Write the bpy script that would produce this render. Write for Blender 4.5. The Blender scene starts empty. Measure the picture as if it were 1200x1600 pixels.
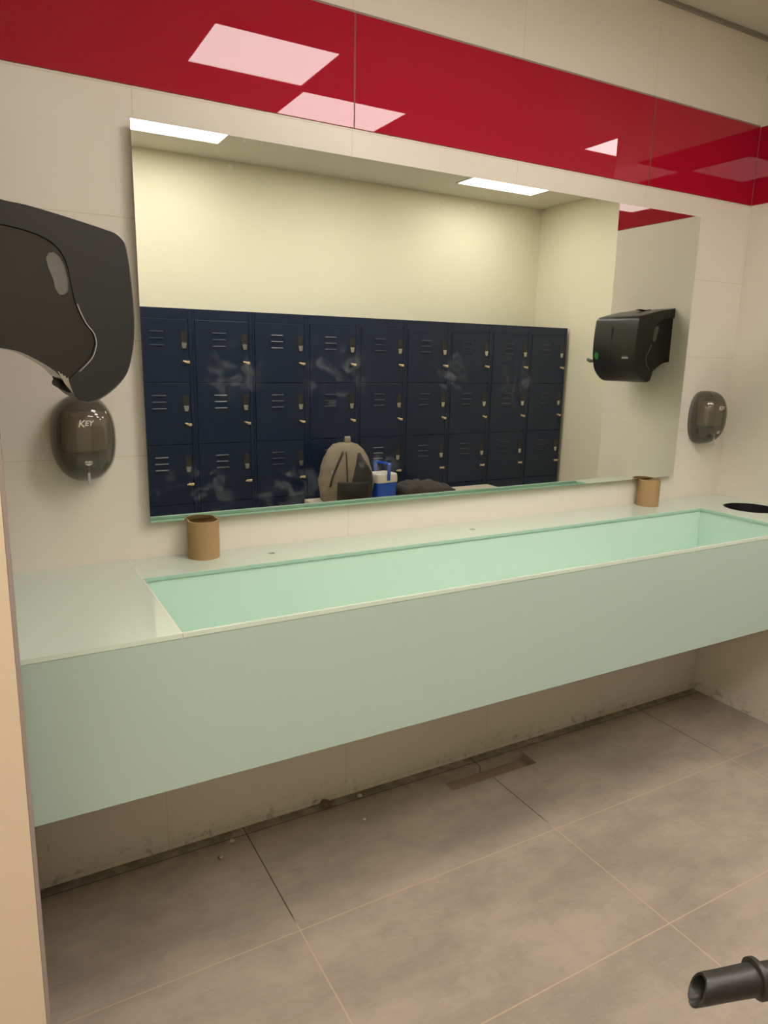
import bpy, bmesh, math, random
from mathutils import Vector, Matrix, noise
random.seed(7)
sc = bpy.context.scene
C = sc.collection
PI = math.pi

# ------------------------------------------------------------------ camera, world, exposure
F_PX, YAW, PITCH, ROLL = 1107.69, 0.513551, -0.213231, 0.0208942
CAM = Vector((0.0, -1.98816, 1.5))
fw = Vector((math.sin(YAW)*math.cos(PITCH), math.cos(YAW)*math.cos(PITCH), math.sin(PITCH)))
r0 = Vector((math.cos(YAW), -math.sin(YAW), 0)); u0 = r0.cross(fw)
rr = r0*math.cos(ROLL)+u0*math.sin(ROLL); uu = u0*math.cos(ROLL)-r0*math.sin(ROLL)
cd = bpy.data.cameras.new('camera'); cam = bpy.data.objects.new('camera', cd); C.objects.link(cam)
cd.sensor_fit = 'VERTICAL'; cd.sensor_height = 24; cd.lens = 24*F_PX/1600; cd.clip_start = 0.02
m = Matrix((rr, uu, -fw)).transposed().to_4x4(); m.translation = CAM; cam.matrix_world = m
sc.camera = cam
w = bpy.data.worlds.new('world'); sc.world = w; w.use_nodes = True
w.node_tree.nodes['Background'].inputs[0].default_value = (1, .95, .88, 1)
w.node_tree.nodes['Background'].inputs[1].default_value = 0.02
vs = sc.view_settings; vs.view_transform = 'Standard'; vs.look = 'None'; vs.exposure = 1.2; vs.gamma = 1; vs.use_curve_mapping = False
LIGHT_STRENGTH = 8.0
LIGHT_COLOR = (1.0, 0.915, 0.875)

# ------------------------------------------------------------------ helpers
def s2l(c):
    return tuple(((v/255)/12.92 if v/255 <= .04045 else ((v/255+.055)/1.055)**2.4) for v in c)
def obj(name, bm, mat=None, parent=None, smooth=False, **kw):
    me = bpy.data.meshes.new(name)
    bmesh.ops.recalc_face_normals(bm, faces=bm.faces)
    bm.to_mesh(me); bm.free()
    if smooth:
        for p in me.polygons: p.use_smooth = True
    if mat:
        for x in (mat if isinstance(mat, (list, tuple)) else [mat]): me.materials.append(x)
    o = bpy.data.objects.new(name, me); C.objects.link(o)
    if parent: o.parent = parent
    for k, v in kw.items(): o[k] = v
    return o
def thing(name, label, cat, loc=(0, 0, 0), rz=0, group=None):
    o = bpy.data.objects.new(name, None); C.objects.link(o); o.empty_display_size = .1
    o.location = loc; o.rotation_euler = (0, 0, rz); o['label'] = label; o['category'] = cat
    if group: o['group'] = group
    return o
def struct(name, bm, mat, **kw):
    return obj(name, bm, mat, kind='structure', **kw)
def add_box(bm, x0, x1, y0, y1, z0, z1, bev=0, seg=2):
    r = bmesh.ops.create_cube(bm, size=1)
    vsx = r['verts']
    bmesh.ops.scale(bm, vec=(x1-x0, y1-y0, z1-z0), verts=vsx)
    bmesh.ops.translate(bm, vec=((x0+x1)/2, (y0+y1)/2, (z0+z1)/2), verts=vsx)
    if bev > 0:
        es = list({e for v in vsx for e in v.link_edges})
        bmesh.ops.bevel(bm, geom=es, offset=bev, segments=seg, affect='EDGES', profile=.5)
    return bm
def box(x0, x1, y0, y1, z0, z1, bev=0, seg=2):
    return add_box(bmesh.new(), x0, x1, y0, y1, z0, z1, bev, seg)
def prism(poly, a, b, axis='z', holes=(), bm=None):
    """extrude a 2D polygon (with holes) between a and b. axis z: (x,y); y: (x,z)"""
    bm = bm or bmesh.new()
    def P(q, t):
        return (q[0], q[1], t) if axis == 'z' else ((q[0], t, q[1]) if axis == 'y' else (t, q[0], q[1]))
    loops = [poly]+list(holes)
    rings = []
    edges = []
    for lp in loops:
        vv = [bm.verts.new(P(q, a)) for q in lp]
        ee = [bm.edges.new((vv[i], vv[(i+1) % len(vv)])) for i in range(len(vv))]
        rings.append(vv); edges += ee
    r = bmesh.ops.triangle_fill(bm, edges=edges, use_beauty=True, use_dissolve=False)
    faces = [g for g in r['geom'] if isinstance(g, bmesh.types.BMFace)]
    top = {}
    for vv in rings:
        for v in vv:
            co = v.co.copy()
            if axis == 'z': co.z = b
            elif axis == 'y': co.y = b
            else: co.x = b
            top[v] = bm.verts.new(co)
    for f in faces: bm.faces.new([top[v] for v in reversed(f.verts)])
    for vv in rings:
        n = len(vv)
        for i in range(n):
            p, q = vv[i], vv[(i+1) % n]
            bm.faces.new((p, q, top[q], top[p]))
    return bm
def circ(cx, cy, rx, ry=None, n=32):
    ry = ry or rx
    return [(cx+rx*math.cos(2*PI*i/n), cy+ry*math.sin(2*PI*i/n)) for i in range(n)]
def loft(rings, closed_ends=True, bm=None):
    bm = bm or bmesh.new()
    R = [[bm.verts.new(p) for p in ring] for ring in rings]
    n = len(R[0])
    for a, b in zip(R, R[1:]):
        for i in range(n):
            bm.faces.new((a[i], a[(i+1) % n], b[(i+1) % n], b[i]))
    if closed_ends:
        bm.faces.new(list(reversed(R[0]))); bm.faces.new(R[-1])
    return bm
def tube(pts, rad, n=12, bm=None, caps=True):
    """round tube through points; rad number or list"""
    pts = [Vector(p) for p in pts]
    rad = rad if isinstance(rad, (list, tuple)) else [rad]*len(pts)
    rings = []; up = None
    for i, p in enumerate(pts):
        d = (pts[min(i+1, len(pts)-1)]-pts[max(i-1, 0)]).normalized()
        if up is None:
            up = Vector((0, 0, 1)) if abs(d.z) < .9 else Vector((1, 0, 0))
        s = d.cross(up).normalized(); t = s.cross(d).normalized(); up = t
        rings.append([p+(s*math.cos(2*PI*k/n)+t*math.sin(2*PI*k/n))*rad[i] for k in range(n)])
    return loft(rings, caps, bm)
def shade_auto(o, ang=40):
    for p in o.data.polygons: p.use_smooth = True
    bm = bmesh.new(); bm.from_mesh(o.data)
    for e in bm.edges:
        if len(e.link_faces) == 2 and e.calc_face_angle(0) > math.radians(ang): e.smooth = False
    bm.to_mesh(o.data); bm.free()

# ------------------------------------------------------------------ material helpers
class NT:
    def __init__(s, name):
        s.m = bpy.data.materials.new(name); s.m.use_nodes = True
        s.t = s.m.node_tree; s.t.nodes.clear(); s.l = s.t.links
        s.out = s.n('ShaderNodeOutputMaterial')
    def n(s, typ, **kw):
        x = s.t.nodes.new(typ)
        for k, v in kw.items(): setattr(x, k, v)
        return x
    def set(s, sock, v):
        if isinstance(v, bpy.types.NodeSocket): s.l.new(v, sock)
        elif isinstance(v, (tuple, list)) and len(v) == 3 and sock.type == 'RGBA': sock.default_value = (*v, 1)
        else: sock.default_value = v
    def math(s, op, a, b=0.0, c=None):
        x = s.n('ShaderNodeMath', operation=op); s.set(x.inputs[0], a); s.set(x.inputs[1], b)
        if c is not None: s.set(x.inputs[2], c)
        return x.outputs[0]
    def mix(s, f, a, b):
        x = s.n('ShaderNodeMix', data_type='RGBA'); s.set(x.inputs[0], f); s.set(x.inputs[6], a); s.set(x.inputs[7], b)
        return x.outputs[2]
    def xyz(s):
        g = s.n('ShaderNodeNewGeometry'); x = s.n('ShaderNodeSeparateXYZ'); s.l.new(g.outputs['Position'], x.inputs[0])
        return g.outputs['Position'], x.outputs[0], x.outputs[1], x.outputs[2]
    def noise(s, vec, scale, detail=3, rough=.55):
        x = s.n('ShaderNodeTexNoise'); x.inputs['Scale'].default_value = scale; x.inputs['Detail'].default_value = detail
        x.inputs['Roughness'].default_value = rough
        if vec: s.l.new(vec, x.inputs['Vector'])
        return x.outputs['Fac']
    def ramp(s, f, lo, hi):   # smooth 0..1 map
        x = s.n('ShaderNodeMapRange', interpolation_type='SMOOTHSTEP'); s.set(x.inputs[0], f)
        x.inputs[1].default_value = lo; x.inputs[2].default_value = hi
        return x.outputs[0]
    def bsdf(s, **kw):
        b = s.n('ShaderNodeBsdfPrincipled')
        for k, v in kw.items(): s.set(b.inputs[k.replace('_', ' ')], v)
        s.l.new(b.outputs[0], s.out.inputs[0]); return b
    def bump(s, b, h, strength=.2, dist=.01):
        x = s.n('ShaderNodeBump'); x.inputs['Strength'].default_value = strength; x.inputs['Distance'].default_value = dist
        s.l.new(h, x.inputs['Height']); s.l.new(x.outputs[0], b.inputs['Normal'])
    def line(s, coord, origin, pitch, width):   # 1 on the grout line
        f = s.math('DIVIDE', s.math('SUBTRACT', coord, origin), pitch)
        f = s.math('FRACT', s.math('ADD', f, .5)); f = s.math('ABSOLUTE', s.math('SUBTRACT', f, .5))
        return s.math('LESS_THAN', s.math('MULTIPLY', f, pitch), width/2)
def simple(name, col, rough=.5, metal=0, coat=0, bump=None, spec=.5, var=0):
    t = NT(name); c = s2l(col)
    pos = t.n('ShaderNodeTexCoord').outputs['Object']
    colr = c
    if var:
        colr = t.mix(t.noise(pos, 9, 4), tuple(v*(1-var) for v in c), tuple(min(1, v*(1+var)) for v in c))
    b = t.bsdf(Base_Color=colr, Roughness=rough, Metallic=metal, Specular_IOR_Level=spec)
    if coat: b.inputs['Coat Weight'].default_value = coat; b.inputs['Coat Roughness'].default_value = .04
    if bump: t.bump(b, t.noise(pos, bump[0], 4), bump[1], .005)
    return t.m

# wall tiles 0.606 x 0.303
def wall_tile(name, axis, origin, dirty=True):
    t = NT(name); pos, x, y, z = t.xyz(); u = x if axis == 'x' else y
    base = s2l((226, 218, 204)); v = t.noise(pos, 1.3, 3)
    col = t.mix(v, s2l((222, 214, 199)), s2l((231, 224, 211)))
    gv = t.line(u, origin+.6068, 1.2136, .0022)
    short = t.math('MAXIMUM', t.math('GREATER_THAN', z, 1.835), t.math('LESS_THAN', z, .3195))   # rows laid in half tiles
    gv = t.math('MAXIMUM', gv, t.math('MULTIPLY', t.line(u, origin, 1.2136, .0022), short)); gh = t.line(z, 0.0165, .3030, .0022)
    g = t.math('MAXIMUM', gv, gh)
    col = t.mix(t.math('MULTIPLY', g, .75), col, s2l((238, 228, 205)) if axis == 'y' else s2l((205, 193, 165)))
    # grime along the floor and scuffs under the counter
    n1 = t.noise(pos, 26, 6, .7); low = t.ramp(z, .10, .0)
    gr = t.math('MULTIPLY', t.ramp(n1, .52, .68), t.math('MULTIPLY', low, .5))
    mp = t.n('ShaderNodeMapping'); mp.inputs['Scale'].default_value = (9, 9, 2.2); mp.inputs['Rotation'].default_value = (0, .35, 0)
    t.l.new(pos, mp.inputs[0]); n2 = t.noise(mp.outputs[0], 3, 5, .7)
    sc_ = t.math('MULTIPLY', t.ramp(n2, .66, .74), t.ramp(z, .30, .12))
    gr = t.math('MAXIMUM', gr, t.math('MULTIPLY', sc_, .35))
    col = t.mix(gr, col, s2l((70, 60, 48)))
    t.bsdf(Base_Color=col, Roughness=.28, Specular_IOR_Level=.35)
    return t.m
M = {}
M['tile_back'] = wall_tile('white_wall_tile', 'x', .3835)
M['tile_side'] = wall_tile('white_side_wall_tile', 'y', -.24)
def red_tile(axis, origin):
    t = NT('red_gloss_tile'); pos, x, y, z = t.xyz(); u = x if axis == 'x' else y
    g = t.line(u, origin, 1.2136, .0045)
    col = t.mix(g, s2l((170, 18, 44)), s2l((120, 70, 50)))
    t.bsdf(Base_Color=col, Roughness=t.math('ADD', t.math('MULTIPLY', g, .4), .012), Specular_IOR_Level=.38)
    return t.m
M['red_back'] = red_tile('x', .995); M['red_side'] = red_tile('y', -.24)
def paint(name, c, b=.08):
    t = NT(name); pos = t.xyz()[0]
    col = t.mix(t.noise(pos, 2, 3), s2l(tuple(v-3 for v in c)), s2l(c))
    bs = t.bsdf(Base_Color=col, Roughness=.6, Specular_IOR_Level=.3); t.bump(bs, t.noise(pos, 140, 3), b, .002); return t.m
M['cream'] = paint('cream_wall_paint', (226, 220, 196))
M['peach'] = paint('peach_plaster', (218, 200, 174))
M['ceiling'] = paint('ceiling_board', (222, 218, 204))
def floor_mat():
    t = NT('grey_stone_floor_tile'); pos, x, y, z = t.xyz()
    mp = t.n('ShaderNodeMapping'); mp.inputs['Scale'].default_value = (1, 2.4, 1); mp.inputs['Rotation'].default_value = (0, 0, .25); t.l.new(pos, mp.inputs[0])
    n1 = t.noise(mp.outputs[0], 2.2, 6, .62); n2 = t.noise(pos, 14, 6, .65); n3 = t.noise(mp.outputs[0], 42, 5, .7)
    col = t.mix(t.ramp(n1, .3, .7), s2l((154, 142, 128)), s2l((178, 164, 147)))
    col = t.mix(t.math('MULTIPLY', t.ramp(n2, .45, .75), .35), col, s2l((142, 130, 118)))
    col = t.mix(t.math('MULTIPLY', t.ramp(n3, .5, .8), .3), col, s2l((200, 188, 172)))
    gx = t.line(x, .6189, .9035, .0035)
    yy = t.math('MULTIPLY', y, -1)
    g1 = t.line(yy, .4815, .4509, .0035)
    g1 = t.math('MULTIPLY', g1, t.math('GREATER_THAN', yy, .2))
    g2 = t.math('LESS_THAN', t.math('ABSOLUTE', t.math('SUBTRACT', yy, .038)), .0016)
    far = t.ramp(yy, .42, .47)
    gl = t.math('MAXIMUM', gx, g1)
    # joints by the wall are open and dark, sand filled further out
    gc = t.mix(far, s2l((52, 42, 34)), s2l((196, 176, 150)))
    col = t.mix(t.math('MULTIPLY', gl, .85), col, gc)
    col = t.mix(t.math('MULTIPLY', g2, .9), col, s2l((46, 38, 30)))
    # plaster specks
    vo = t.n('ShaderNodeTexVoronoi'); vo.inputs['Scale'].default_value = 11; t.l.new(pos, vo.inputs['Vector'])
    sp = t.math('LESS_THAN', vo.outputs['Distance'], t.math('MULTIPLY', t.ramp(t.noise(pos, 3, 2), .5, .8), .045))
    col = t.mix(t.math('MULTIPLY', sp, .6), col, s2l((205, 192, 170)))
    # grime strip along the wall
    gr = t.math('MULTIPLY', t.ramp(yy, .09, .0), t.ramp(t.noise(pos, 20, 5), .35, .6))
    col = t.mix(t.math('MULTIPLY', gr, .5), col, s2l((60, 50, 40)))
    b = t.bsdf(Base_Color=col, Roughness=t.math('ADD', t.math('MULTIPLY', n2, .25), .4), Specular_IOR_Level=.35)
    t.bump(b, n3, .12, .002)
    return t.m
M['floor'] = floor_mat()
M['tray'] = simple('sandy_mortar', (150, 130, 108), .9, bump=(40, .5), var=.2)
def glass_mat(name, c, rough, coat=.0):
    t = NT(name); pos = t.xyz()[0]
    b = t.bsdf(Base_Color=s2l(c), Roughness=rough, Specular_IOR_Level=.5, IOR=1.5)
    b.inputs['Coat Weight'].default_value = coat; b.inputs['Coat Roughness'].default_value = .02
    return t.m
M['glass_top'] = glass_mat('mint_glass_top', (208, 223, 206), .03)
M['glass_in'] = glass_mat('mint_glass_basin', (204, 232, 215), .14)
M['glass_front'] = glass_mat('frosted_mint_glass', (176, 198, 184), .30)
M['glass_edge'] = simple('green_glass_edge', (172, 206, 188), .1)
M['seam'] = simple('white_silicone', (228, 226, 212), .5)
M['dark'] = simple('dark_gap', (12, 11, 10), .6)
M['metal'] = simple('brushed_metal', (170, 168, 160), .3, metal=.9)
M['mirror_back'] = simple('mirror_backing_board', (60, 62, 56), .7)
def mirror_mat():
    t = NT('smudged_mirror'); pos, x, y, z = t.xyz()
    gl = t.n('ShaderNodeBsdfGlossy'); gl.inputs['Color'].default_value = (.77, .81, .75, 1); gl.inputs['Roughness'].default_value = 0.0
    df = t.n('ShaderNodeBsdfDiffuse'); df.inputs['Color'].default_value = (.85, .93, .90, 1)
    tot = None
    spots = [(.50, 1.12, .13, .10), (.80, 1.13, .18, .10), (1.05, 1.17, .12, .05), (1.60, 1.42, .10, .14), (1.35, 1.46, .08, .10), (.62, 1.46, .10, .10), (.95, 1.44, .10, .12), (.85, 1.47, .06, .08)]
    for i, (cx, cz, sx, sz) in enumerate(spots):
        dx = t.math('DIVIDE', t.math('SUBTRACT', x, cx), sx); dz = t.math('DIVIDE', t.math('SUBTRACT', z, cz), sz)
        d = t.math('ADD', t.math('MULTIPLY', dx, dx), t.math('MULTIPLY', dz, dz))
        f = t.ramp(d, 1.0, .1)
        tot = f if tot is None else t.math('MAXIMUM', tot, f)
    n = t.n('ShaderNodeTexNoise'); n.inputs['Scale'].default_value = 16; n.inputs['Detail'].default_value = 5; n.inputs['Distortion'].default_value = 1.3
    t.l.new(pos, n.inputs['Vector'])
    k = t.math('MULTIPLY', t.math('MULTIPLY', tot, t.ramp(n.outputs[0], .47, .72)), .09)
    # splash drops along the upper edge
    vo = t.n('ShaderNodeTexVoronoi'); vo.inputs['Scale'].default_value = 55; t.l.new(pos, vo.inputs['Vector'])
    drop = t.math('MULTIPLY', t.math('LESS_THAN', vo.outputs['Distance'], .22), t.math('MULTIPLY', t.ramp(t.noise(pos, 7, 2), .58, .7), t.ramp(z, 1.93, 2.02)))
    k = t.math('MAXIMUM', k, t.math('MULTIPLY', drop, .4))
    ms = t.n('ShaderNodeMixShader'); t.l.new(k, ms.inputs[0]); t.l.new(gl.outputs[0], ms.inputs[1]); t.l.new(df.outputs[0], ms.inputs[2])
    t.l.new(ms.outputs[0], t.out.inputs[0]); return t.m
M['mirror'] = mirror_mat()
M['mirror_edge'] = simple('polished_mirror_edge', (196, 205, 190), .15, metal=.6)
M['black'] = simple('black_plastic', (31, 32, 35), .33, bump=(60, .05), spec=.45)
M['black_gloss'] = simple('smoked_black_plastic', (20, 21, 23), .16, spec=.5)
M['black_dull'] = simple('matt_black_plastic', (20, 19, 19), .6)
M['grey_plastic'] = simple('grey_plastic', (104, 102, 98), .35)
M['lightgrey'] = simple('pale_grey_plastic', (170, 170, 168), .4)
M['card'] = simple('brown_cardboard', (168, 138, 94), .75, var=.12, bump=(90, .15))
M['navy'] = simple('navy_painted_steel', (18, 33, 58), .38, spec=.45)
M['navy_slat'] = simple('navy_slat_steel', (30, 42, 62), .3)
M['chrome'] = simple('chrome', (190, 188, 182), .25, metal=.9)
M['latch_cup'] = simple('dark_latch_plastic', (42, 38, 36), .45)
M['brass'] = simple('brass_key', (214, 190, 150), .35, metal=.5)
M['green'] = simple('green_sticker', (44, 150, 60), .5)
M['white'] = simple('white_print', (238, 236, 228), .5)
M['soap_text'] = simple('pale_print', (222, 218, 206), .5)
M['canvas'] = simple('taupe_canvas', (126, 115, 97), .9, bump=(120, .5), var=.15)
M['canvas_dark'] = simple('black_canvas', (40, 38, 36), .85, bump=(90, .4), var=.2)
M['zip'] = simple('dark_zipper', (36, 33, 26), .6)
M['cooler_blue'] = simple('blue_plastic', (38, 84, 190), .35)
M['cooler_white'] = simple('offwhite_plastic', (222, 214, 200), .4)
M['cloth'] = simple('charcoal_cloth', (66, 62, 58), .95, bump=(60, .6), var=.2)
M['bench'] = simple('pale_bench_laminate', (196, 184, 162), .5)
M['rubble'] = simple('rubble', (120, 100, 84), .95, bump=(50, .6), var=.3)
M['plaster'] = simple('plaster_crumb', (196, 184, 166), .9, bump=(50, .5))
M['pipe'] = simple('worn_black_plastic', (42, 41, 37), .42, bump=(30, .35), var=.35)
M['mortar'] = simple('grey_mortar', (150, 138, 130), .9, bump=(40, .5), var=.1)
def smoked():
    t = NT('smoked_translucent_plastic')
    tr = t.n('ShaderNodeBsdfTransparent'); tr.inputs[0].default_value = (.68, .65, .57, 1)
    df = t.n('ShaderNodeBsdfDiffuse'); df.inputs[0].default_value = (*s2l((118, 110, 95)), 1)
    a = t.n('ShaderNodeMixShader'); a.inputs[0].default_value = .42; t.l.new(tr.outputs[0], a.inputs[1]); t.l.new(df.outputs[0], a.inputs[2])
    gl = t.n('ShaderNodeBsdfGlossy'); gl.inputs['Roughness'].default_value = .03; gl.inputs[0].default_value = (1, 1, 1, 1)
    fr = t.n('ShaderNodeFresnel'); fr.inputs[0].default_value = 1.5
    b = t.n('ShaderNodeMixShader'); t.l.new(fr.outputs[0], b.inputs[0]); t.l.new(a.outputs[0], b.inputs[1]); t.l.new(gl.outputs[0], b.inputs[2])
    t.l.new(b.outputs[0], t.out.inputs[0]); return t.m
M['smoked'] = smoked()
def emit():
    t = NT('led_diffuser'); e = t.n('ShaderNodeEmission'); e.inputs[0].default_value = (*LIGHT_COLOR, 1); e.inputs[1].default_value = LIGHT_STRENGTH
    t.l.new(e.outputs[0], t.out.inputs[0]); return t.m
M['led'] = emit()

# ------------------------------------------------------------------ the room
W = 2.822; XL = -1.9; XR = 4.25; YF = -3.005; HC = 2.753; ZR0, ZR1 = 2.143, 2.437; PD = -.772
struct('wall_back', box(-.2, W+.2, 0, .12, -.05, HC+.03), M['tile_back'])
struct('wall_right', box(W, W+.15, PD, -.0005, -.05, HC), M['tile_side'])
bm = bmesh.new()   # left partition core, slightly out of plumb
def skew(bm, x_of):
    for v in bm.verts: v.co.x = x_of(v.co)
b1 = box(0, 1, PD, -.0005, -.05, HC)
skew(b1, lambda c: -.16 if c.x < .5 else (.014 if c.y > -.3 else .0015+.0073*c.z))
struct('wall_left', b1, M['peach'])
b2 = box(0, 1, PD, -.0005, -.05, HC)
skew(b2, lambda c: (.0145 if c.y > -.3 else .002+.0073*c.z) if c.x < .5 else (.022 if c.y > -.3 else .0090+.0065*c.z))
struct('trim_3', b2, [M['mortar']])
# rest of the locker room behind the partitions
struct('wall_locker_side', box(XL, XR, YF-.12, YF, -.05, HC+.03), M['cream'])
struct('wall_far_right', box(XR, XR+.12, YF, .12, -.05, HC+.03), M['cream'])
struct('wall_far_left', box(XL-.12, XL, YF-.12, .12, -.05, HC+.03), M['cream'])
bm = box(XL, -.2, PD-.0, PD+.12, -.05, HC); struct('wall_return_left', bm, M['cream'])
bm = box(W+.15, XR, -.12, -.0005, -.05, HC); struct('wall_return_right', bm, M['cream'])
bm = box(W+.1501, W+.162, PD, -.131, 0, HC); struct('trim_5', bm, M['cream'])

# ceiling with a perimeter shadow-gap profile
struct('ceiling', box(XL-.12, XR+.12, YF-.12, .12, HC, HC+.1), M['ceiling'])
struct('trim_6', box(.03, W-.0005, -.014, -.0005, HC-.012, HC-.001), M['metal'])
struct('trim_7', box(W-.012, W-.0005, PD, -.015, HC-.012, HC-.001), M['metal'])
# red glass bands
struct('trim_1', box(.026, W-.0045, -.004, -.0002, ZR0, ZR1, .0006, 1), M['red_back'])
struct('trim_2', box(W-.004, W-.0002, PD+.001, -.0045, ZR0, ZR1, .0006, 1), M['red_side'])
struct('trim_4', box(.026, W-.0045, -.0022, -.0002, ZR1+.0004, ZR1+.006), M['mortar'])

# floor with the drain recess left open
RX0, RX1, RY0, RY1 = 1.342, 1.730, -.150, -.070
bm = bmesh.new()
xs = [XL, RX0, RX1, XR+.05]; ys = [YF, RY0, RY1, .05]
V = {(i, j): bm.verts.new((xs[i], ys[j], 0)) for i in range(4) for j in range(4)}
for i in range(3):
    for j in range(3):
        if (i, j) == (1, 1): continue
        bm.faces.new((V[i, j], V[i+1, j], V[i+1, j+1], V[i, j+1]))
e = bmesh.ops.extrude_face_region(bm, geom=list(bm.faces))
for g in e['geom']:
    if isinstance(g, bmesh.types.BMVert): g.co.z = -.06
struct('floor', bm, M['floor'])
dr = thing('floor_drain', 'shallow rectangular drain recess cut in the floor tiles under the sink', 'drain', ((RX0+RX1)/2, (RY0+RY1)/2, -.030))
bm = bmesh.new(); hx = (RX1-RX0)/2; hy = (RY1-RY0)/2
nx, ny = 40, 10; G = {}
for i in range(nx+1):
    for j in range(ny+1):
        x = -hx+2*hx*i/nx; y = -hy+2*hy*j/ny
        G[i, j] = bm.verts.new((x, y, .004*noise.noise(Vector((x*14, y*14, 1)))+(.004 if j > 6 else 0)))
for i in range(nx):
    for j in range(ny): bm.faces.new((G[i, j], G[i+1, j], G[i+1, j+1], G[i, j+1]))
obj('mortar_bed', bm, M['tray'], dr, True)
obj('pipe_hole', tube([(-.035, -.026, .001), (-.035, -.026, .009)], .0135, 20), M['dark'], dr)

# ------------------------------------------------------------------ ceiling lights and added fill panels
def light(x0, x1, y0, y1, label):
    cx, cy = (x0+x1)/2, (y0+y1)/2; hx, hy = (x1-x0)/2, (y1-y0)/2
    t = thing('ceiling_light', label, 'ceiling light', (cx, cy, HC), 0, 'ceiling light panels')
    fr = .012
    bm = prism([(-hx-fr, -hy-fr), (hx+fr, -hy-fr), (hx+fr, hy+fr), (-hx-fr, hy+fr)], -.006, -.0005, 'z', [[(-hx, -hy), (hx, -hy), (hx, hy), (-hx, hy)]])
    obj('frame', bm, M['cooler_white'], t)
    obj('diffuser', box(-hx, hx, -hy, hy, -.004, -.0005), M['led'], t)
light(.905, 1.435, -1.445, -1.025, 'ceiling light panel reflected as the brightest rectangle in the red band, left')
light(1.475, 2.05, -1.93, -1.51, 'ceiling light panel whose reflection is cut by the lower edge of the red band')
light(3.27, 3.83, -1.47, -1.03, 'ceiling light panel reflected as a small triangle at the right end of the red band')
light(.72, 1.37, -2.64, -2.41, 'ceiling light panel showing at the top left corner of the mirror')
light(3.13, 3.81, -2.635, -2.40, 'ceiling light panel showing at the top right of the mirror')
light(1.95, 2.63, -2.36, -2.06, 'added fill light panel above the middle of the bench, outside the picture')  # invented panel, added because the visible ones leave the room too dark
light(-.95, -.39, -1.445, -1.025, 'added fill light panel behind the left wall end, outside the picture')  # unseen panel, added to brighten the left side
light(-.20, .46, -2.36, -2.06, 'added fill light panel straight above the photographer, outside the picture')  # added fill, no lamp known at this spot
light(-1.35, -.69, -2.36, -2.06, 'added fill light panel at the far left end of the locker room, outside the picture')  # also invented, raises the overall light level

# ------------------------------------------------------------------ sink counter
ZC = .9385; TH = .010; BF = -.5935; ZB = .588; XA = .0225; XS = .318; XE = 2.486; YB = -.178; XB = W-.001; XM = 2.55
sk = thing('sink_counter', 'long pale green glass trough sink and counter mounted between the tiled walls', 'sink', (0, 0, 0))
zt = ZC-TH
obj('left_top', prism([(.0165, BF), (XS-.003, BF), (XS-.003, -.001), (XA, -.001)], zt, ZC), M['glass_top'], sk)
obj('seam', box(XS-.003, XS, BF+.001, -.001, zt-.004, ZC-.0004), M['seam'], sk)
bm = prism([(XS, YB), (XM-.0015, YB), (XM-.0015, -.001), (XS, -.001)], zt, ZC, 'z', [circ(.695, -.089, .0115), circ(1.415, -.093, .0115)])
obj('back_ledge', bm, M['glass_top'], sk)
for q in ((.695, -.089), (1.415, -.093)):
    obj('tap_hole', tube([(q[0], q[1], zt-.002), (q[0], q[1], ZC-.004)], .0112, 20), M['mortar'], sk)
bm = prism([(XM, -.001), (XM, YB), (XE, YB), (XE, BF), (XB, BF), (XB, -.001)], zt, ZC, 'z', [circ(2.685, -.262, .105, n=48)])
obj('right_top', bm, M['glass_top'], sk)
bm = bmesh.new()
ring_o = [[(2.685+r*math.cos(2*PI*k/48), -.262+r*math.sin(2*PI*k/48), z) for k in range(48)] for r, z in ((.1045, ZC-.001), (.1045, ZC-.28), (.1, ZC-.28), (.1, ZC-.001))]
R = [[bm.verts.new(p) for p in ring] for ring in ring_o]
for a in range(4):
    for i in range(48): bm.faces.new((R[a][i], R[a][(i+1) % 48], R[(a+1) % 4][(i+1) % 48], R[(a+1) % 4][i]))
bm.faces.new(R[2])
obj('waste_chute', bm, M['black_dull'], sk)
# front rim, front panel and body
obj('front_rim', box(XS+.0005, XE-.0005, BF, BF+.0075, zt, ZC), M['glass_top'], sk)
obj('edge_strip', box(XS+.0005, XE-.0005, BF+.0076, BF+.012, zt, ZC-.0008), M['glass_edge'], sk)
obj('front_panel', box(.0150, XB, BF+.001, BF+.011, ZB, zt-.0006, .0015, 2), M['glass_front'], sk)
obj('bottom_panel', box(XA, XB, BF+.0115, -.001, ZB+.002, ZB+.012), M['glass_front'], sk)
obj('basin_back', box(XS-.004, XE+.004, YB+.002, YB+.012, .63, zt-.0006), M['glass_in'], sk)
obj('basin_front', box(XS-.004, XE+.004, BF+.0115, BF+.0175, .63, zt-.0006), M['glass_in'], sk)
obj('basin_side', box(XE+.002, XE+.012, BF+.018, YB+.0015, .63, zt-.0006), M['glass_in'], sk)
obj('basin_side', box(XS-.012, XS-.002, BF+.018, YB+.0015, .63, zt-.0006), M['glass_in'], sk)
bm = prism([(BF+.018, .655), (YB+.0015, .635), (YB+.0015, .645), (BF+.018, .665)], XS-.001, XE+.001, 'x')
obj('basin_floor', bm, M['glass_in'], sk)
for i, (a, b_) in enumerate(((YB-.0035, YB+.0005),)):
    obj('edge_strip', box(XS, XE, a, b_, zt, ZC-.0012), M['glass_edge'], sk)
obj('edge_strip', box(XE-.0035, XE+.0005, BF+.013, YB-.004, zt, ZC-.0012), M['glass_edge'], sk)

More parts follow.
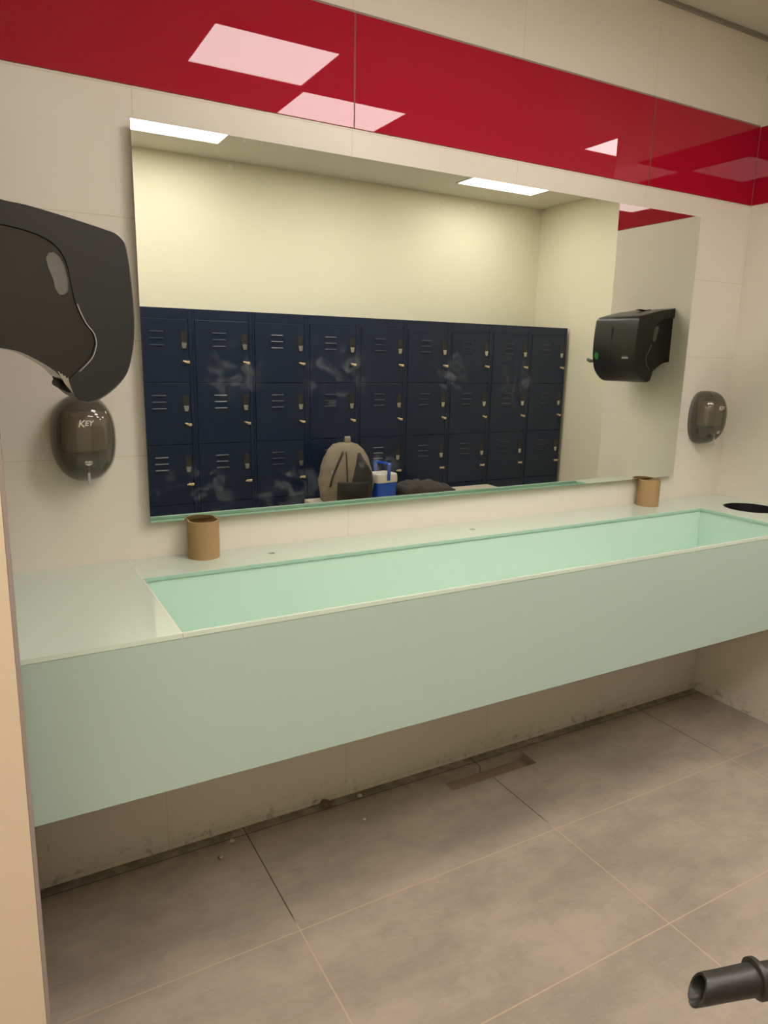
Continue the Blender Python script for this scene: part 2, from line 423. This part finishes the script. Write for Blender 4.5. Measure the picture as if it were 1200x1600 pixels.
# ------------------------------------------------------------------ mirror
MX0, MX1, MZ0, MZ1, MY = .3715, 2.4850, 1.0470, 2.0595, -.030
mr = thing('wall_mirror', 'large frameless rectangular mirror above the sink with dusty smudges', 'mirror', ((MX0+MX1)/2, 0, (MZ0+MZ1)/2))
mx, mz = (MX1-MX0)/2, (MZ1-MZ0)/2
obj('backing', box(-mx+.06, mx-.06, MY+.0045, -.0005, -mz+.06, mz-.06), M['mirror_back'], mr)
bm = box(-mx, mx, MY, MY+.004, -mz, mz)
g = obj('mirror_glass', bm, [M['mirror'], M['mirror_edge']], mr)
for p in g.data.polygons: p.material_index = 0 if p.normal.y < -.9 else 1

# ------------------------------------------------------------------ paper towel dispensers
outer = [(.012, 1.748), (.052, 1.741), (.08, 1.738), (.122, 1.73), (.167, 1.72), (.205, 1.711), (.222, 1.706), (.232, 1.698), (.238, 1.685), (.243, 1.636), (.2455, 1.581), (.244, 1.536), (.239, 1.502), (.229, 1.467), (.213, 1.444), (.19, 1.424), (.168, 1.412), (.152, 1.4105), (.138, 1.418), (.128, 1.448)]
inner = [(.145, 1.466), (.167, 1.489), (.175, 1.508), (.1765, 1.519), (.173, 1.534), (.161, 1.551), (.149, 1.582), (.144, 1.613), (.137, 1.655), (.119, 1.681), (.086, 1.696), (.049, 1.703), (.012, 1.706)]
low = [(.128, 1.447), (.118, 1.452), (.106, 1.466), (.084, 1.482), (.056, 1.497), (.032, 1.503), (.012, 1.505)]
def catmull(p, sub=3):
    out = []
    for i in range(len(p)-1):
        a, b, c, d = p[max(i-1, 0)], p[i], p[i+1], p[min(i+2, len(p)-1)]
        for k in range(sub):
            t = k/sub
            out.append(tuple(.5*((2*b[q])+(c[q]-a[q])*t+(2*a[q]-5*b[q]+4*c[q]-d[q])*t*t+(3*b[q]-a[q]-3*c[q]+d[q])*t**3) for q in (0, 1)))
    return out+[p[-1]]
outer_c, inner_c, low_c = catmull(outer), catmull(inner), catmull(low)
X0, Y0, Z0 = .012, -.6, 1.505
def yprof(poly, y, s=1.0, zs=1.0):
    return [((x-X0)*s, y, (z-Z0-.12)*zs+.12) for x, z in poly]
def make_dispenser(label, loc, rz):
    t = thing('paper_towel_dispenser', label, 'paper towel dispenser', loc, rz, 'black paper towel dispensers')
    Wd = .276
    cov = outer_c+inner_c
    steps = [(0, .985, .985), (.003, .994, .993), (.010, 1, 1), (Wd-.022, 1, 1), (Wd-.010, .985, .99), (Wd-.004, .965, .975), (Wd, .93, .955)]
    # the cover is a shell: cut profile on both sides, closed front
    bm = loft([yprof(cov, y, s, zz) for y, s, zz in steps])
    # recess of the paper outlet in the front
    o = obj('cover', bm, M['black'], t)
    cut = obj('cutter', box(.10, .40, .055, Wd-.05, 1.428-Z0, 1.470-Z0, .006), None)
    md = o.modifiers.new('b', 'BOOLEAN'); md.operation = 'DIFFERENCE'; md.object = cut; md.solver = 'EXACT'
    bpy.context.view_layer.update()
    dg = bpy.context.evaluated_depsgraph_get()
    me = bpy.data.meshes.new_from_object(o.evaluated_get(dg)); o.modifiers.clear(); o.data = me
    bpy.data.objects.remove(cut)
    shade_auto(o, 35)
    body = list(reversed([(x, z) for x, z in inner_c]))+[(.128, 1.4495)]+low_c[2:]
    bo = obj('body', loft([yprof(body, y) for y in (.007, Wd-.007)]), M['black_gloss'], t)
    # raised seam line between cover and body
    sm = [((x-X0), -.0002, z-Z0) for x, z in inner_c]
    obj('seam', tube(sm[:19], .0008, 8), M['lightgrey'], t, True)
    patch = [(.108, 1.655), (.113, 1.664), (.122, 1.666), (.131, 1.659), (.138, 1.645), (.1425, 1.620), (.141, 1.603), (.134, 1.596), (.125, 1.596), (.119, 1.606), (.117, 1.622), (.1105, 1.640)]
    pb = prism([(x-X0-.004, z-Z0) for x, z in patch], .0045, .012, 'y')
    po = obj('level_window', pb, M['grey_plastic'], t)
    bv = po.modifiers.new('bev', 'BEVEL'); bv.width = .0015; bv.segments = 2
    # serrated cutter
    teeth = []
    for k in range(7):
        x = .108+.0045*k; z = 1.4640-.0036*k
        teeth += [(x-X0, z-Z0+.006), (x+.0022-X0, z-Z0+.0005)]
    lowc = [(.146-X0, 1.419-Z0), (.132-X0, 1.428-Z0), (.120-X0, 1.445-Z0)]
    obj('cutter_blade', prism(teeth+lowc, .005, .0068, 'y'), M['metal'], t)
    obj('feed_roller', tube([(.122-X0+.006, .012, 1.437-Z0), (.122-X0+.006, Wd-.012, 1.437-Z0)], .0085, 16), M['black_dull'], t, True)
    # front marks
    xf = .2452-X0
    obj('centre_groove', box(xf-.002, xf+.0006, .150, .1525, 1.50-Z0, 1.66-Z0), M['dark'], t)
    # sticker and label sit on the sloping lower front
    def on_front(bm):
        for v in bm.verts:
            z = v.co.z+Z0; xx = .2455
            for (xa, za), (xb, zb) in zip(outer, outer[1:]):
                if zb <= z <= za and xa > .2: xx = xa+(xb-xa)*(z-za)/(zb-za)
            v.co.x += xx-X0
        return bm
    st = bmesh.new(); st = prism([(y, z) for y, z in circ(Wd-.036, 1.527-Z0, .0125, .0165, 24)], -.0005, .0008, 'x', [circ(Wd-.036, 1.527-Z0, .0085, .0115, 24)], st)
    st = prism(circ(Wd-.036, 1.527-Z0, .0065, .009, 16), -.0005, .0009, 'x', [[(Wd-.0375, 1.523-Z0), (Wd-.0345, 1.523-Z0), (Wd-.0345, 1.532-Z0), (Wd-.0375, 1.532-Z0)]], st)
    obj('green_emblem', on_front(st), M['green'], t)
    lb = box(-.0005, .0009, .045, .083, 1.516-Z0, 1.523-Z0)
    add_box(lb, -.0005, .0009, .047, .081, 1.5265-Z0, 1.5275-Z0)
    obj('badge', on_front(lb), M['lightgrey'], t)
    # lever on the far lower corner
    lv = tube([(.17, Wd-.012, 1.507-Z0), (.20, Wd+.004, 1.503-Z0), (.212, Wd+.020, 1.503-Z0), (.214, Wd+.034, 1.510-Z0), (.214, Wd+.040, 1.514-Z0)], [.006, .007, .009, .009, .004], 12)
    obj('lever', lv, M['grey_plastic'], t, True)
    return t
make_dispenser('black paper towel dispenser on the left wall, seen side on above the smoked soap dispenser', (.021, -.602, Z0), 0)
t2 = make_dispenser('black paper towel dispenser on the right wall, seen in the mirror under a torn paper', (W-.0005, -.380, Z0+.006), PI)
# torn paper scrap on top of the right one
bm = bmesh.new()
pts = [(0, 0, 0), (.05, .004, .004), (.10, .0, .0), (.105, .03, .012), (.08, .035, .016), (.05, .03, .006), (0, .03, .002)]
lo_ = [bm.verts.new(p) for p in pts]; hi_ = [bm.verts.new((p[0], p[1], p[2]+.0012)) for p in pts]
bm.faces.new(lo_); bm.faces.new(list(reversed(hi_)))
for i in range(7): bm.faces.new((lo_[i], lo_[(i+1) % 7], hi_[(i+1) % 7], hi_[i]))
for v in bm.verts: v.co.x, v.co.y = v.co.x*.8, v.co.y
o = obj('paper_scrap', bm, M['card'], label='small torn brown paper scrap lying on top of the right paper towel dispenser', category='paper')
o.location = (W-.11, -.52, 1.7475); o.rotation_euler = (0, .19, 0)

# ------------------------------------------------------------------ soap dispensers
def sup(a, e): return math.copysign(abs(a)**e, a)
def egg(hw, hh, dep, y_off=0, n=48, mrows=24, e=.86, bm=None):
    bm = bm or bmesh.new(); rings = []
    for j in range(mrows+1):
        ph = (PI/2)*j/mrows     # 0 at the wall rim, pi/2 at the front pole
        rings.append((sup(math.cos(ph), .75), sup(math.sin(ph), .8)))
    V = []
    for j, (c, s) in enumerate(rings[:-1]):
        ring = []
        for i in range(n):
            a = 2*PI*i/n
            x = hw*sup(math.cos(a), e); z = hh*sup(math.sin(a), e)
            x *= 1+.05*(-z/hh)*0
            ring.append(bm.verts.new((x*c, y_off-dep*s, z*c+.006*s)))
        V.append(ring)
    tip = bm.verts.new((0, y_off-dep, .006))
    for a, b in zip(V, V[1:]):
        for i in range(n): bm.faces.new((a[i], a[(i+1) % n], b[(i+1) % n], b[i]))
    for i in range(n): bm.faces.new((V[-1][i], V[-1][(i+1) % n], tip))
    return bm, V[0]
HW, HH, DP = .078, .112, .088
def egg_y(x, z, off=0):
    # distance of the shell front from the wall at x, z (numeric)
    lo, hi = 0.0, PI/2
    for _ in range(40):
        mid = (lo+hi)/2; c = sup(math.cos(mid), .75)
        s = sup(math.sin(mid), .8); zz = z-.006*s
        k = (abs(x)/(HW*c+1e-9))**(1/.86*1)+(abs(zz)/(HH*c+1e-9))**(1/.86*1)
        k = (abs(x)/(HW*c+1e-9))**(2/.86)+(abs(zz)/(HH*c+1e-9))**(2/.86)
        if k < 1: lo = mid
        else: hi = mid
    return -.014-(DP)*sup(math.sin(lo), .8)-off
def text_mesh(s, size, shear=0.0):
    cu = bpy.data.curves.new('t', 'FONT'); cu.body = s; cu.size = size; cu.shear = shear; cu.align_x = 'CENTER'; cu.offset = .0004; cu.space_character = 1.02
    ob = bpy.data.objects.new('t', cu); C.objects.link(ob); bpy.context.view_layer.update()
    me = bpy.data.meshes.new_from_object(ob.evaluated_get(bpy.context.evaluated_depsgraph_get()))
    bpy.data.objects.remove(ob); bm = bmesh.new(); bm.from_mesh(me); return bm
def wrap(bm, ox, oz):
    bmesh.ops.subdivide_edges(bm, edges=[e for e in bm.edges if e.calc_length() > .004], cuts=2)
    bmesh.ops.triangulate(bm, faces=bm.faces)
    for v in bm.verts:
        x, z = v.co.x+ox, v.co.y+oz; v.co = Vector((x, egg_y(x, z, .0008), z))
    return bm
def make_soap(label, loc):
    t = thing('soap_dispenser', label, 'soap dispenser', loc, 0, 'smoked oval soap dispensers')
    bm, rim = egg(HW, HH, DP, -.014)
    obj('smoked_cover', bm, M['smoked'], t, True)
    bp = prism([(p[0], p[1]) for p in [(HW*.985*sup(math.cos(2*PI*i/48), .86), HH*.985*sup(math.sin(2*PI*i/48), .86)) for i in range(48)]], 0, -.016, 'y')
    obj('back_plate', bp, M['grey_plastic'], t)
    rb = box(-.052, .052, -.070, -.017, -.030, .068, .008, 3)
    obj('soap_reservoir', rb, simple_res, t)
    pm = box(-.030, .030, -.062, -.017, -.078, -.034, .006, 2)
    obj('pump', pm, M['black_dull'], t)
    nz = box(-.0035, .0035, -.081, -.074, -.112, -.060, .002, 2)
    obj('nozzle', nz, M['lightgrey'], t)
    bm = text_mesh('K', .024, .25)
    for v in bm.verts: v.co.x -= .0095; v.co.y -= .003
    b2_ = text_mesh('EY', .0175, .25)
    me = bpy.data.meshes.new('x')
    for v in b2_.verts: v.co.x += .008
    b2_.to_mesh(me); b2_.free(); bm.from_mesh(me)
    obj('key_lettering', wrap(bm, -.003, .039), M['soap_text'], t)
    bm = text_mesh('PUSH', .0068)
    obj('push_lettering', wrap(bm, 0, -.0545), M['soap_text'], t)
    bm = bmesh.new(); vv = [bm.verts.new((x, z, 0)) for x, z in ((-.0105, 0), (.0105, 0), (.003, -.0045), (0, -.0052), (-.003, -.0045))]; bm.faces.new(vv)
    obj('arrow_mark', wrap(bm, 0, -.0565), M['soap_text'], t)
    return t
simple_res = simple('soap_pouch', (176, 164, 142), .5)
make_soap('oval smoked soap dispenser left of the mirror, under the black towel dispenser', (.2175, -.0005, 1.284))
make_soap('oval smoked soap dispenser right of the mirror near the corner', (2.652, -.0005, 1.284))

# ------------------------------------------------------------------ cardboard tubes
def make_cup(label, x, y, rz):
    bm = bmesh.new(); n = 48; R_ = .0435; h = 1.0465-ZC
    prof = [(R_, 0), (R_+.0005, h*.5), (R_, h-.001), (R_-.0015, h), (R_-.0045, h-.0005), (R_-.005, h-.006), (R_-.005, 0.004), (.004, .003)]
    V = [[bm.verts.new((r*math.cos(2*PI*i/n), r*math.sin(2*PI*i/n), z)) for i in range(n)] for r, z in prof]
    for a, b in zip(V, V[1:]):
        for i in range(n): bm.faces.new((a[i], a[(i+1) % n], b[(i+1) % n], b[i]))
    bm.faces.new(V[0]); bm.faces.new(V[-1])
    o = obj('cardboard_tube', bm, M['card'], None, True, label=label, category='tube', group='cardboard tubes against the mirror')
    o.location = (x, y, ZC); o.rotation_euler = (0, 0, rz); shade_auto(o, 50)
    return o
make_cup('brown cardboard tube standing on the ledge under the left end of the mirror', .512, -.0445, .4)
make_cup('brown cardboard tube standing on the ledge under the right end of the mirror', 2.326, -.0445, 2.1)

# ------------------------------------------------------------------ lockers seen in the mirror
YL = -2.56; PW = .3828; HL = 1.771; TIER = .382; TOP = 1.710
ordn = ['first', 'second', 'third', 'fourth', 'fifth', 'sixth', 'seventh', 'eighth', 'ninth']
def make_locker():
    t = thing('locker', 'navy', 'locker', (0, 0, 0), 0, 'navy steel lockers along the wall')
    # local: x 0..PW, front at y=0 facing +y, back at -.44
    bm = box(0.0008, PW-.0008, -.435, -.012, .02, HL, .002, 1)
    add_box(bm, .0008, .014, -.013, 0, .02, HL); add_box(bm, PW-.022, PW-.0008, -.013, 0, .02, HL)
    add_box(bm, .0145, PW-.0225, -.013, -.0002, TOP+.001, HL); add_box(bm, .0145, PW-.0225, -.013, -.0002, .02, TOP-4*TIER+.004)
    add_box(bm, PW-.0265, PW-.0245, -.013, .001, .02, HL)
    obj('body', bm, M['navy'], t)
    for k in range(4):
        z1 = TOP-k*TIER-.002; z0 = z1-TIER+.004
        d = obj('door', box(.016, PW-.028, -.011, .004, z0, z1, .0018, 2), M['navy'], t)
        bm = bmesh.new()
        for q in range(3):
            zz = z1-.078-.040*q
            rings = [[(x, .0035+dy*s, zz+dz) for dy, dz in ((0, -.004), (.004, -.005), (.006, .001), (.003, .0055), (0, .006))] for x, s in ((.122, .2), (.127, 1), (.203, 1), (.208, .2))]
            loft(rings, True, bm)
        obj('vent_slats', bm, M['navy_slat'], d)
        bm = box(.310, .346, .0035, .0060, z1-.176, z1-.074, .002, 1)
        obj('latch_plate', bm, M['latch_cup'], d)
        bm = prism([(.312, z1-.138), (.344, z1-.138), (.338, z1-.172), (.318, z1-.172)], .0055, .013, 'y')
        obj('latch_lever', bm, M['chrome'], d)
        a = random.uniform(-.5, .3); ca, sa = math.cos(a), math.sin(a); kx, kz = .331, z1-.252
        bm = tube([(kx, .004, kz), (kx, .018, kz)], .0075, 14)
        tube([(kx-.018*ca, .020, kz-.018*sa), (kx+.006*ca, .020, kz+.006*sa)], .0042, 8, bm)
        add_box(bm, kx+.004, kx+.026, .016, .022, kz+.012*sa-.008, kz+.012*sa+.008, .002, 1)
        obj('key', bm, M['brass'], d)
    return t
def copy_tree(o, parent=None):
    c = o.copy(); C.objects.link(c); c.parent = parent
    for ch in o.children: copy_tree(ch, c)
    return c
proto = make_locker(); bpy.context.view_layer.update()
for i in range(9):
    o = proto if i == 0 else copy_tree(proto)
    o.location = (.7725+PW*i, YL, 0)
    if i == 0: o['label'] = 'navy steel locker column cut by the left edge of the mirror'
    elif i == 8: o['label'] = 'navy steel locker column at the right end of the row, against the cream wall'
    elif i == 3: o['label'] = 'navy steel locker column, fourth from the left, directly behind the backpack'
    elif i == 4: o['label'] = 'navy steel locker column, fifth from the left, behind the blue cooler'
    else: o['label'] = 'navy steel locker column, %s from the left in the mirror' % ordn[i]

# ------------------------------------------------------------------ bench with the things on it
ZBN = .548; BY0, BY1 = -2.485, -2.12; BX0, BX1 = 1.86, 3.42
bn = thing('bench', 'low pale bench in front of the navy lockers, just above the counter reflection', 'bench', ((BX0+BX1)/2, (BY0+BY1)/2, 0))
hx, hy = (BX1-BX0)/2, (BY1-BY0)/2
obj('bench_top', box(-hx, hx, -hy, hy, ZBN-.03, ZBN, .004, 2), M['bench'], bn)
for sx in (-1, 1):
    for sy in (-1, 1):
        obj('leg', box(sx*(hx-.06)-.02, sx*(hx-.06)+.02, sy*(hy-.05)-.02, sy*(hy-.05)+.02, 0, ZBN-.0302, .002, 1), M['metal'], bn)
obj('rail', box(-hx+.08, hx-.08, -.015, .015, .12, .15, .002, 1), M['metal'], bn)

# backpack (front faces +y in local space)
bp = thing('backpack', 'taupe and black backpack with dark zips standing on the bench beside the blue cooler', 'backpack', (2.085, -2.30, ZBN), .25)
def rrect(cx, cy, hx, hy, z, e=.55, n=40, jit=0):
    out = []
    for i in range(n):
        a = 2*PI*i/n
        x = hx*sup(math.cos(a), e); y = hy*sup(math.sin(a), e)
        k = 1+jit*noise.noise(Vector((math.cos(a)*2, math.sin(a)*2, z*18)))
        out.append((cx+x*k, cy+y*k, z))
    return out
sec = [(.0, .145, .075, 0), (.02, .168, .092, 0), (.08, .180, .102, 0), (.16, .182, .104, -.002), (.24, .168, .096, -.006), (.30, .148, .084, -.010), (.35, .120, .066, -.016), (.385, .085, .046, -.02), (.398, .045, .022, -.022)]
rings = []
for j in range(len(sec)-1):
    for q in range(4):
        f = q/4; a, b = sec[j], sec[j+1]
        v = [a[k]+(b[k]-a[k])*f for k in range(4)]
        rings.append(rrect(0, v[3], v[1], v[2], v[0], .6, 56, .045))
rings.append(rrect(0, sec[-1][3], sec[-1][1], sec[-1][2], sec[-1][0], .6, 56, 0))
main = obj('main_body', loft(rings), M['canvas'], bp, True)
def sec_at(z):
    for a, b in zip(sec, sec[1:]):
        if a[0] <= z <= b[0]:
            f = (z-a[0])/(b[0]-a[0]); return [a[k]+(b[k]-a[k])*f for k in range(4)]
    return list(sec[-1])
def front_pt(x, z, off=0):
    s = sec_at(z); hx_, hy_ = s[1], s[2]
    t = min(.999, abs(x)/hx_); c = t**(1/.6); yy = hy_*(math.sqrt(max(0, 1-c*c)))**.6
    return (x, s[3]+yy+off, z)
def patch_on(x_l, x_r, z0, z1, off, th, nz=12, nx=10):
    """cloth panel following the front of the bag between functions x_l(z), x_r(z)"""
    bm = bmesh.new(); A = {}; B = {}
    for j in range(nz+1):
        z = z0+(z1-z0)*j/nz
        for i in range(nx+1):
            x = x_l(z)+(x_r(z)-x_l(z))*i/nx
            p = Vector(front_pt(x, z)); n_ = Vector((x*1.2, .10, 0)).normalized()
            bulge = math.sin(PI*min(1, max(0, i/nx)))**.5*math.sin(PI*min(1, .06+.88*j/nz))**.4
            A[i, j] = bm.verts.new(p-n_*.004); B[i, j] = bm.verts.new(p+n_*(off+th*bulge))
    for j in range(nz):
        for i in range(nx):
            bm.faces.new((A[i, j], A[i, j+1], A[i+1, j+1], A[i+1, j])); bm.faces.new((B[i, j], B[i+1, j], B[i+1, j+1], B[i, j+1]))
    for j in range(nz):
        bm.faces.new((A[0, j], B[0, j], B[0, j+1], A[0, j+1])); bm.faces.new((A[nx, j], A[nx, j+1], B[nx, j+1], B[nx, j]))
    for i in range(nx):
        bm.faces.new((A[i, 0], A[i+1, 0], B[i+1, 0], B[i, 0])); bm.faces.new((A[i, nz], B[i, nz], B[i+1, nz], A[i+1, nz]))
    return bm
obj('front_pocket', patch_on(lambda z: -.075, lambda z: .150, .012, .150, .004, .022), M['canvas_dark'], bp, True)
obj('side_panel', patch_on(lambda z: .068-.26*(.34-z), lambda z: min(.166, .080+.62*(.34-z)), .03, .338, .003, .010), M['canvas_dark'], bp, True)
obj('zip', tube([front_pt(-.012, z, .004) for z in [.155+.19*k/8 for k in range(9)]], .0045, 8), M['zip'], bp, True)
obj('zip', tube([front_pt(-.125+.10*((z-.12)/.24)**1.4, z, .004) for z in [.12+.225*k/9 for k in range(10)]], .006, 8), M['zip'], bp, True)
obj('zip_pull', box(-.112, -.106, .083, .090, .20, .225, .001, 1), M['lightgrey'], bp)
bm = bmesh.new()
rg = []
for k in range(13):
    a = PI*k/12; cy_, cz_ = -.022-.020*math.cos(a), .388+.050*math.sin(a)**.8 if 0 < k < 12 else .388
    rg.append([(.012+dx, cy_+dy*math.cos(a)*-1, cz_+dy*math.sin(a)) for dx, dy in ((-.019, -.002), (.019, -.002), (.019, .002), (-.019, .002))])
obj('grab_loop', loft(rg), M['canvas'], bp)
for s in (-1, 1):
    pts = [(s*.03, -.045, .36), (s*.07, -.115, .31), (s*.085, -.135, .20), (s*.085, -.118, .10), (s*.09, -.098, .04)]
    rg = [[(p[0]-.016, p[1], p[2]), (p[0]+.016, p[1], p[2]), (p[0]+.016, p[1]-.008, p[2]), (p[0]-.016, p[1]-.008, p[2])] for p in pts]
    obj('shoulder_strap', loft(rg), M['canvas_dark'], bp)

# cooler box
co = thing('cooler_box', 'small blue cooler box with off-white lid and raised blue handle on the bench', 'cooler', (2.362, -2.30, ZBN), -.12)
rg = [rrect(0, 0, .084*s, .075*s, z, .25, 40) for z, s in ((0, .93), (.004, .95), (.118, 1.0), (.122, 1.0))]
obj('body', loft(rg), M['cooler_blue'], co)
rg = [rrect(0, 0, .087*s, .078*s, z, .25, 40) for z, s in ((.1225, .99), (.125, 1.0), (.150, 1.0), (.176, .97), (.181, .93), (.176, .82))]
obj('lid', loft(rg), M['cooler_white'], co)
pts = [(0, .083, .14), (0, .085, .19), (0, .085, .245), (0, .078, .252), (0, -.078, .252), (0, -.085, .245), (0, -.085, .19), (0, -.083, .14)]
rg = []
for k, p in enumerate(pts):
    if k in (0, 1, 2): c = [(-.012, 0, 0), (.012, 0, 0), (.012, -.007, 0), (-.012, -.007, 0)] if k < 2 else [(-.012, .004, .003), (.012, .004, .003), (.012, -.006, -.004), (-.012, -.006, -.004)]
    elif k in (3, 4): c = [(-.012, 0, .006), (.012, 0, .006), (.012, 0, -.006), (-.012, 0, -.006)]
    else: c = [(-.012, 0, 0), (.012, 0, 0), (.012, .007, 0), (-.012, .007, 0)] if k > 5 else [(-.012, -.004, .003), (.012, -.004, .003), (.012, .006, -.004), (-.012, .006, -.004)]
    rg.append([(p[0]+q[0], p[1]+q[1], p[2]+q[2]) for q in c])
obj('handle', loft(rg), M['cooler_blue'], co)
for s in (-1, 1):
    obj('handle_pivot', tube([(0, s*.078, .148), (0, s*.0875, .148)], .009, 16), M['cooler_blue'], co)

# folded jacket heap
bm = bmesh.new(); nx, ny = 60, 24; G = {}
for i in range(nx+1):
    for j in range(ny+1):
        u = -1+2*i/nx; v = -1+2*j/ny
        r = min(1, math.sqrt(u*u+v*v)); c = math.cos(math.asin(min(1, max(abs(u), abs(v)))))**.6 if max(abs(u), abs(v)) < 1 else 0
        x = u*.205; y = v*.11
        h = c*(.105+.022*noise.noise(Vector((x*12, y*12, 3)))+.014*noise.noise(Vector((x*38, y*30, 5))))*(1-.25*u)
        G[i, j] = bm.verts.new((x+.01*noise.noise(Vector((x*9, y*9, 8))), y, max(0, h)))
for i in range(nx):
    for j in range(ny): bm.faces.new((G[i, j], G[i+1, j], G[i+1, j+1], G[i, j+1]))
e = bmesh.ops.extrude_face_region(bm, geom=list(bm.faces))
for g_ in e['geom']:
    if isinstance(g_, bmesh.types.BMVert): g_.co.z = 0
o = obj('jacket', bm, M['cloth'], None, True, label='crumpled charcoal jacket heaped on the bench right of the cooler', category='jacket')
o.location = (2.72, -2.30, ZBN+.0005)

# ------------------------------------------------------------------ pipe in the lower right corner
PS = 1.2
P1 = CAM+(Vector((.66, -1.575, .795))-CAM)*PS
ax = (rr*.985+uu*.05+fw*.19).normalized()
ph = thing('black_pipe', 'worn black plastic pipe end with a collar at the lower right corner', 'pipe', P1)
sd = ax.cross(Vector((0, 0, 1))).normalized(); up = sd.cross(ax).normalized()
def ring(d, r, cut=0, n=32):
    d *= PS; r *= PS; c = ax*d
    return [c+(sd*math.cos(2*PI*k/n)+up*math.sin(2*PI*k/n))*r*(1+(.03*noise.noise(Vector((k*.35, d*40, 2))) if cut else 0))+ax*(PS*cut*(.010*math.sin(2*PI*k/n-.5)+.0015*noise.noise(Vector((k*.5, 0, 0))))) for k in range(n)]
RI = .0168
rings = [ring(.06, RI-.006), ring(.03, RI-.005), ring(.003, RI-.0045, 1), ring(0, RI-.003, 1), ring(0.001, RI-.0005, 1), ring(.01, RI, .4), ring(.03, RI), ring(.078, RI+.001), ring(.0785, RI-.001), ring(.115, RI-.001)]
o = obj('tube', loft(rings), M['pipe'], ph, True); shade_auto(o, 55)
rings = [ring(.074, RI), ring(.074, RI+.004), ring(.0755, RI+.006), ring(.081, RI+.006), ring(.0825, RI+.004), ring(.0825, RI-.002)]
o = obj('collar', loft(rings), M['pipe'], ph, True); shade_auto(o, 40)
# the tube bends down outside the frame and stands on the floor
E1 = ax*.115*PS
pts = [E1, E1+ax*.022+Vector((0, 0, -.006)), E1+ax*.038+Vector((0, 0, -.022))]
zf = -P1.z
pts += [E1+ax*.044+Vector((0, 0, -.05)), Vector((E1.x+ax.x*.044, E1.y+ax.y*.044, zf+.001))]
obj('upright', tube(pts, (RI-.001)*PS, 20), M['pipe'], ph, True)

# ------------------------------------------------------------------ rubble along the wall
def chip(name, x, y, r, label, sq=.6):
    bm = bmesh.new(); bmesh.ops.create_icosphere(bm, subdivisions=2, radius=r)
    for v in bm.verts:
        k = 1+.35*noise.noise(v.co*60/(r*60)*1.3+Vector((x, y, 0))*7); v.co *= k; v.co.z *= sq
    mz_ = min(v.co.z for v in bm.verts)
    for v in bm.verts: v.co.z -= mz_
    o = obj(name, bm, M['rubble'] if r > .012 else M['plaster'], None, False, label=label, category='rubble', group='rubble chips on the floor by the wall')
    o.location = (x, y, .0004)
chip('rubble_chip', .905, -.022, .018, 'largest brown rubble chip lying on the floor against the wall under the sink')
chip('rubble_chip', 1.03, -.030, .009, 'small pale chip on the floor against the wall, right of the brown rubble chip')
chip('rubble_chip', .565, -.055, .008, 'small pale chip on the floor at the end of the dark joint, nearest the wall')
chip('rubble_chip', .515, -.110, .007, 'small pale chip in the dusty patch left of the floor joint')
chip('rubble_chip', .985, -.150, .006, 'tiny pale chip alone on the floor below the middle of the sink')
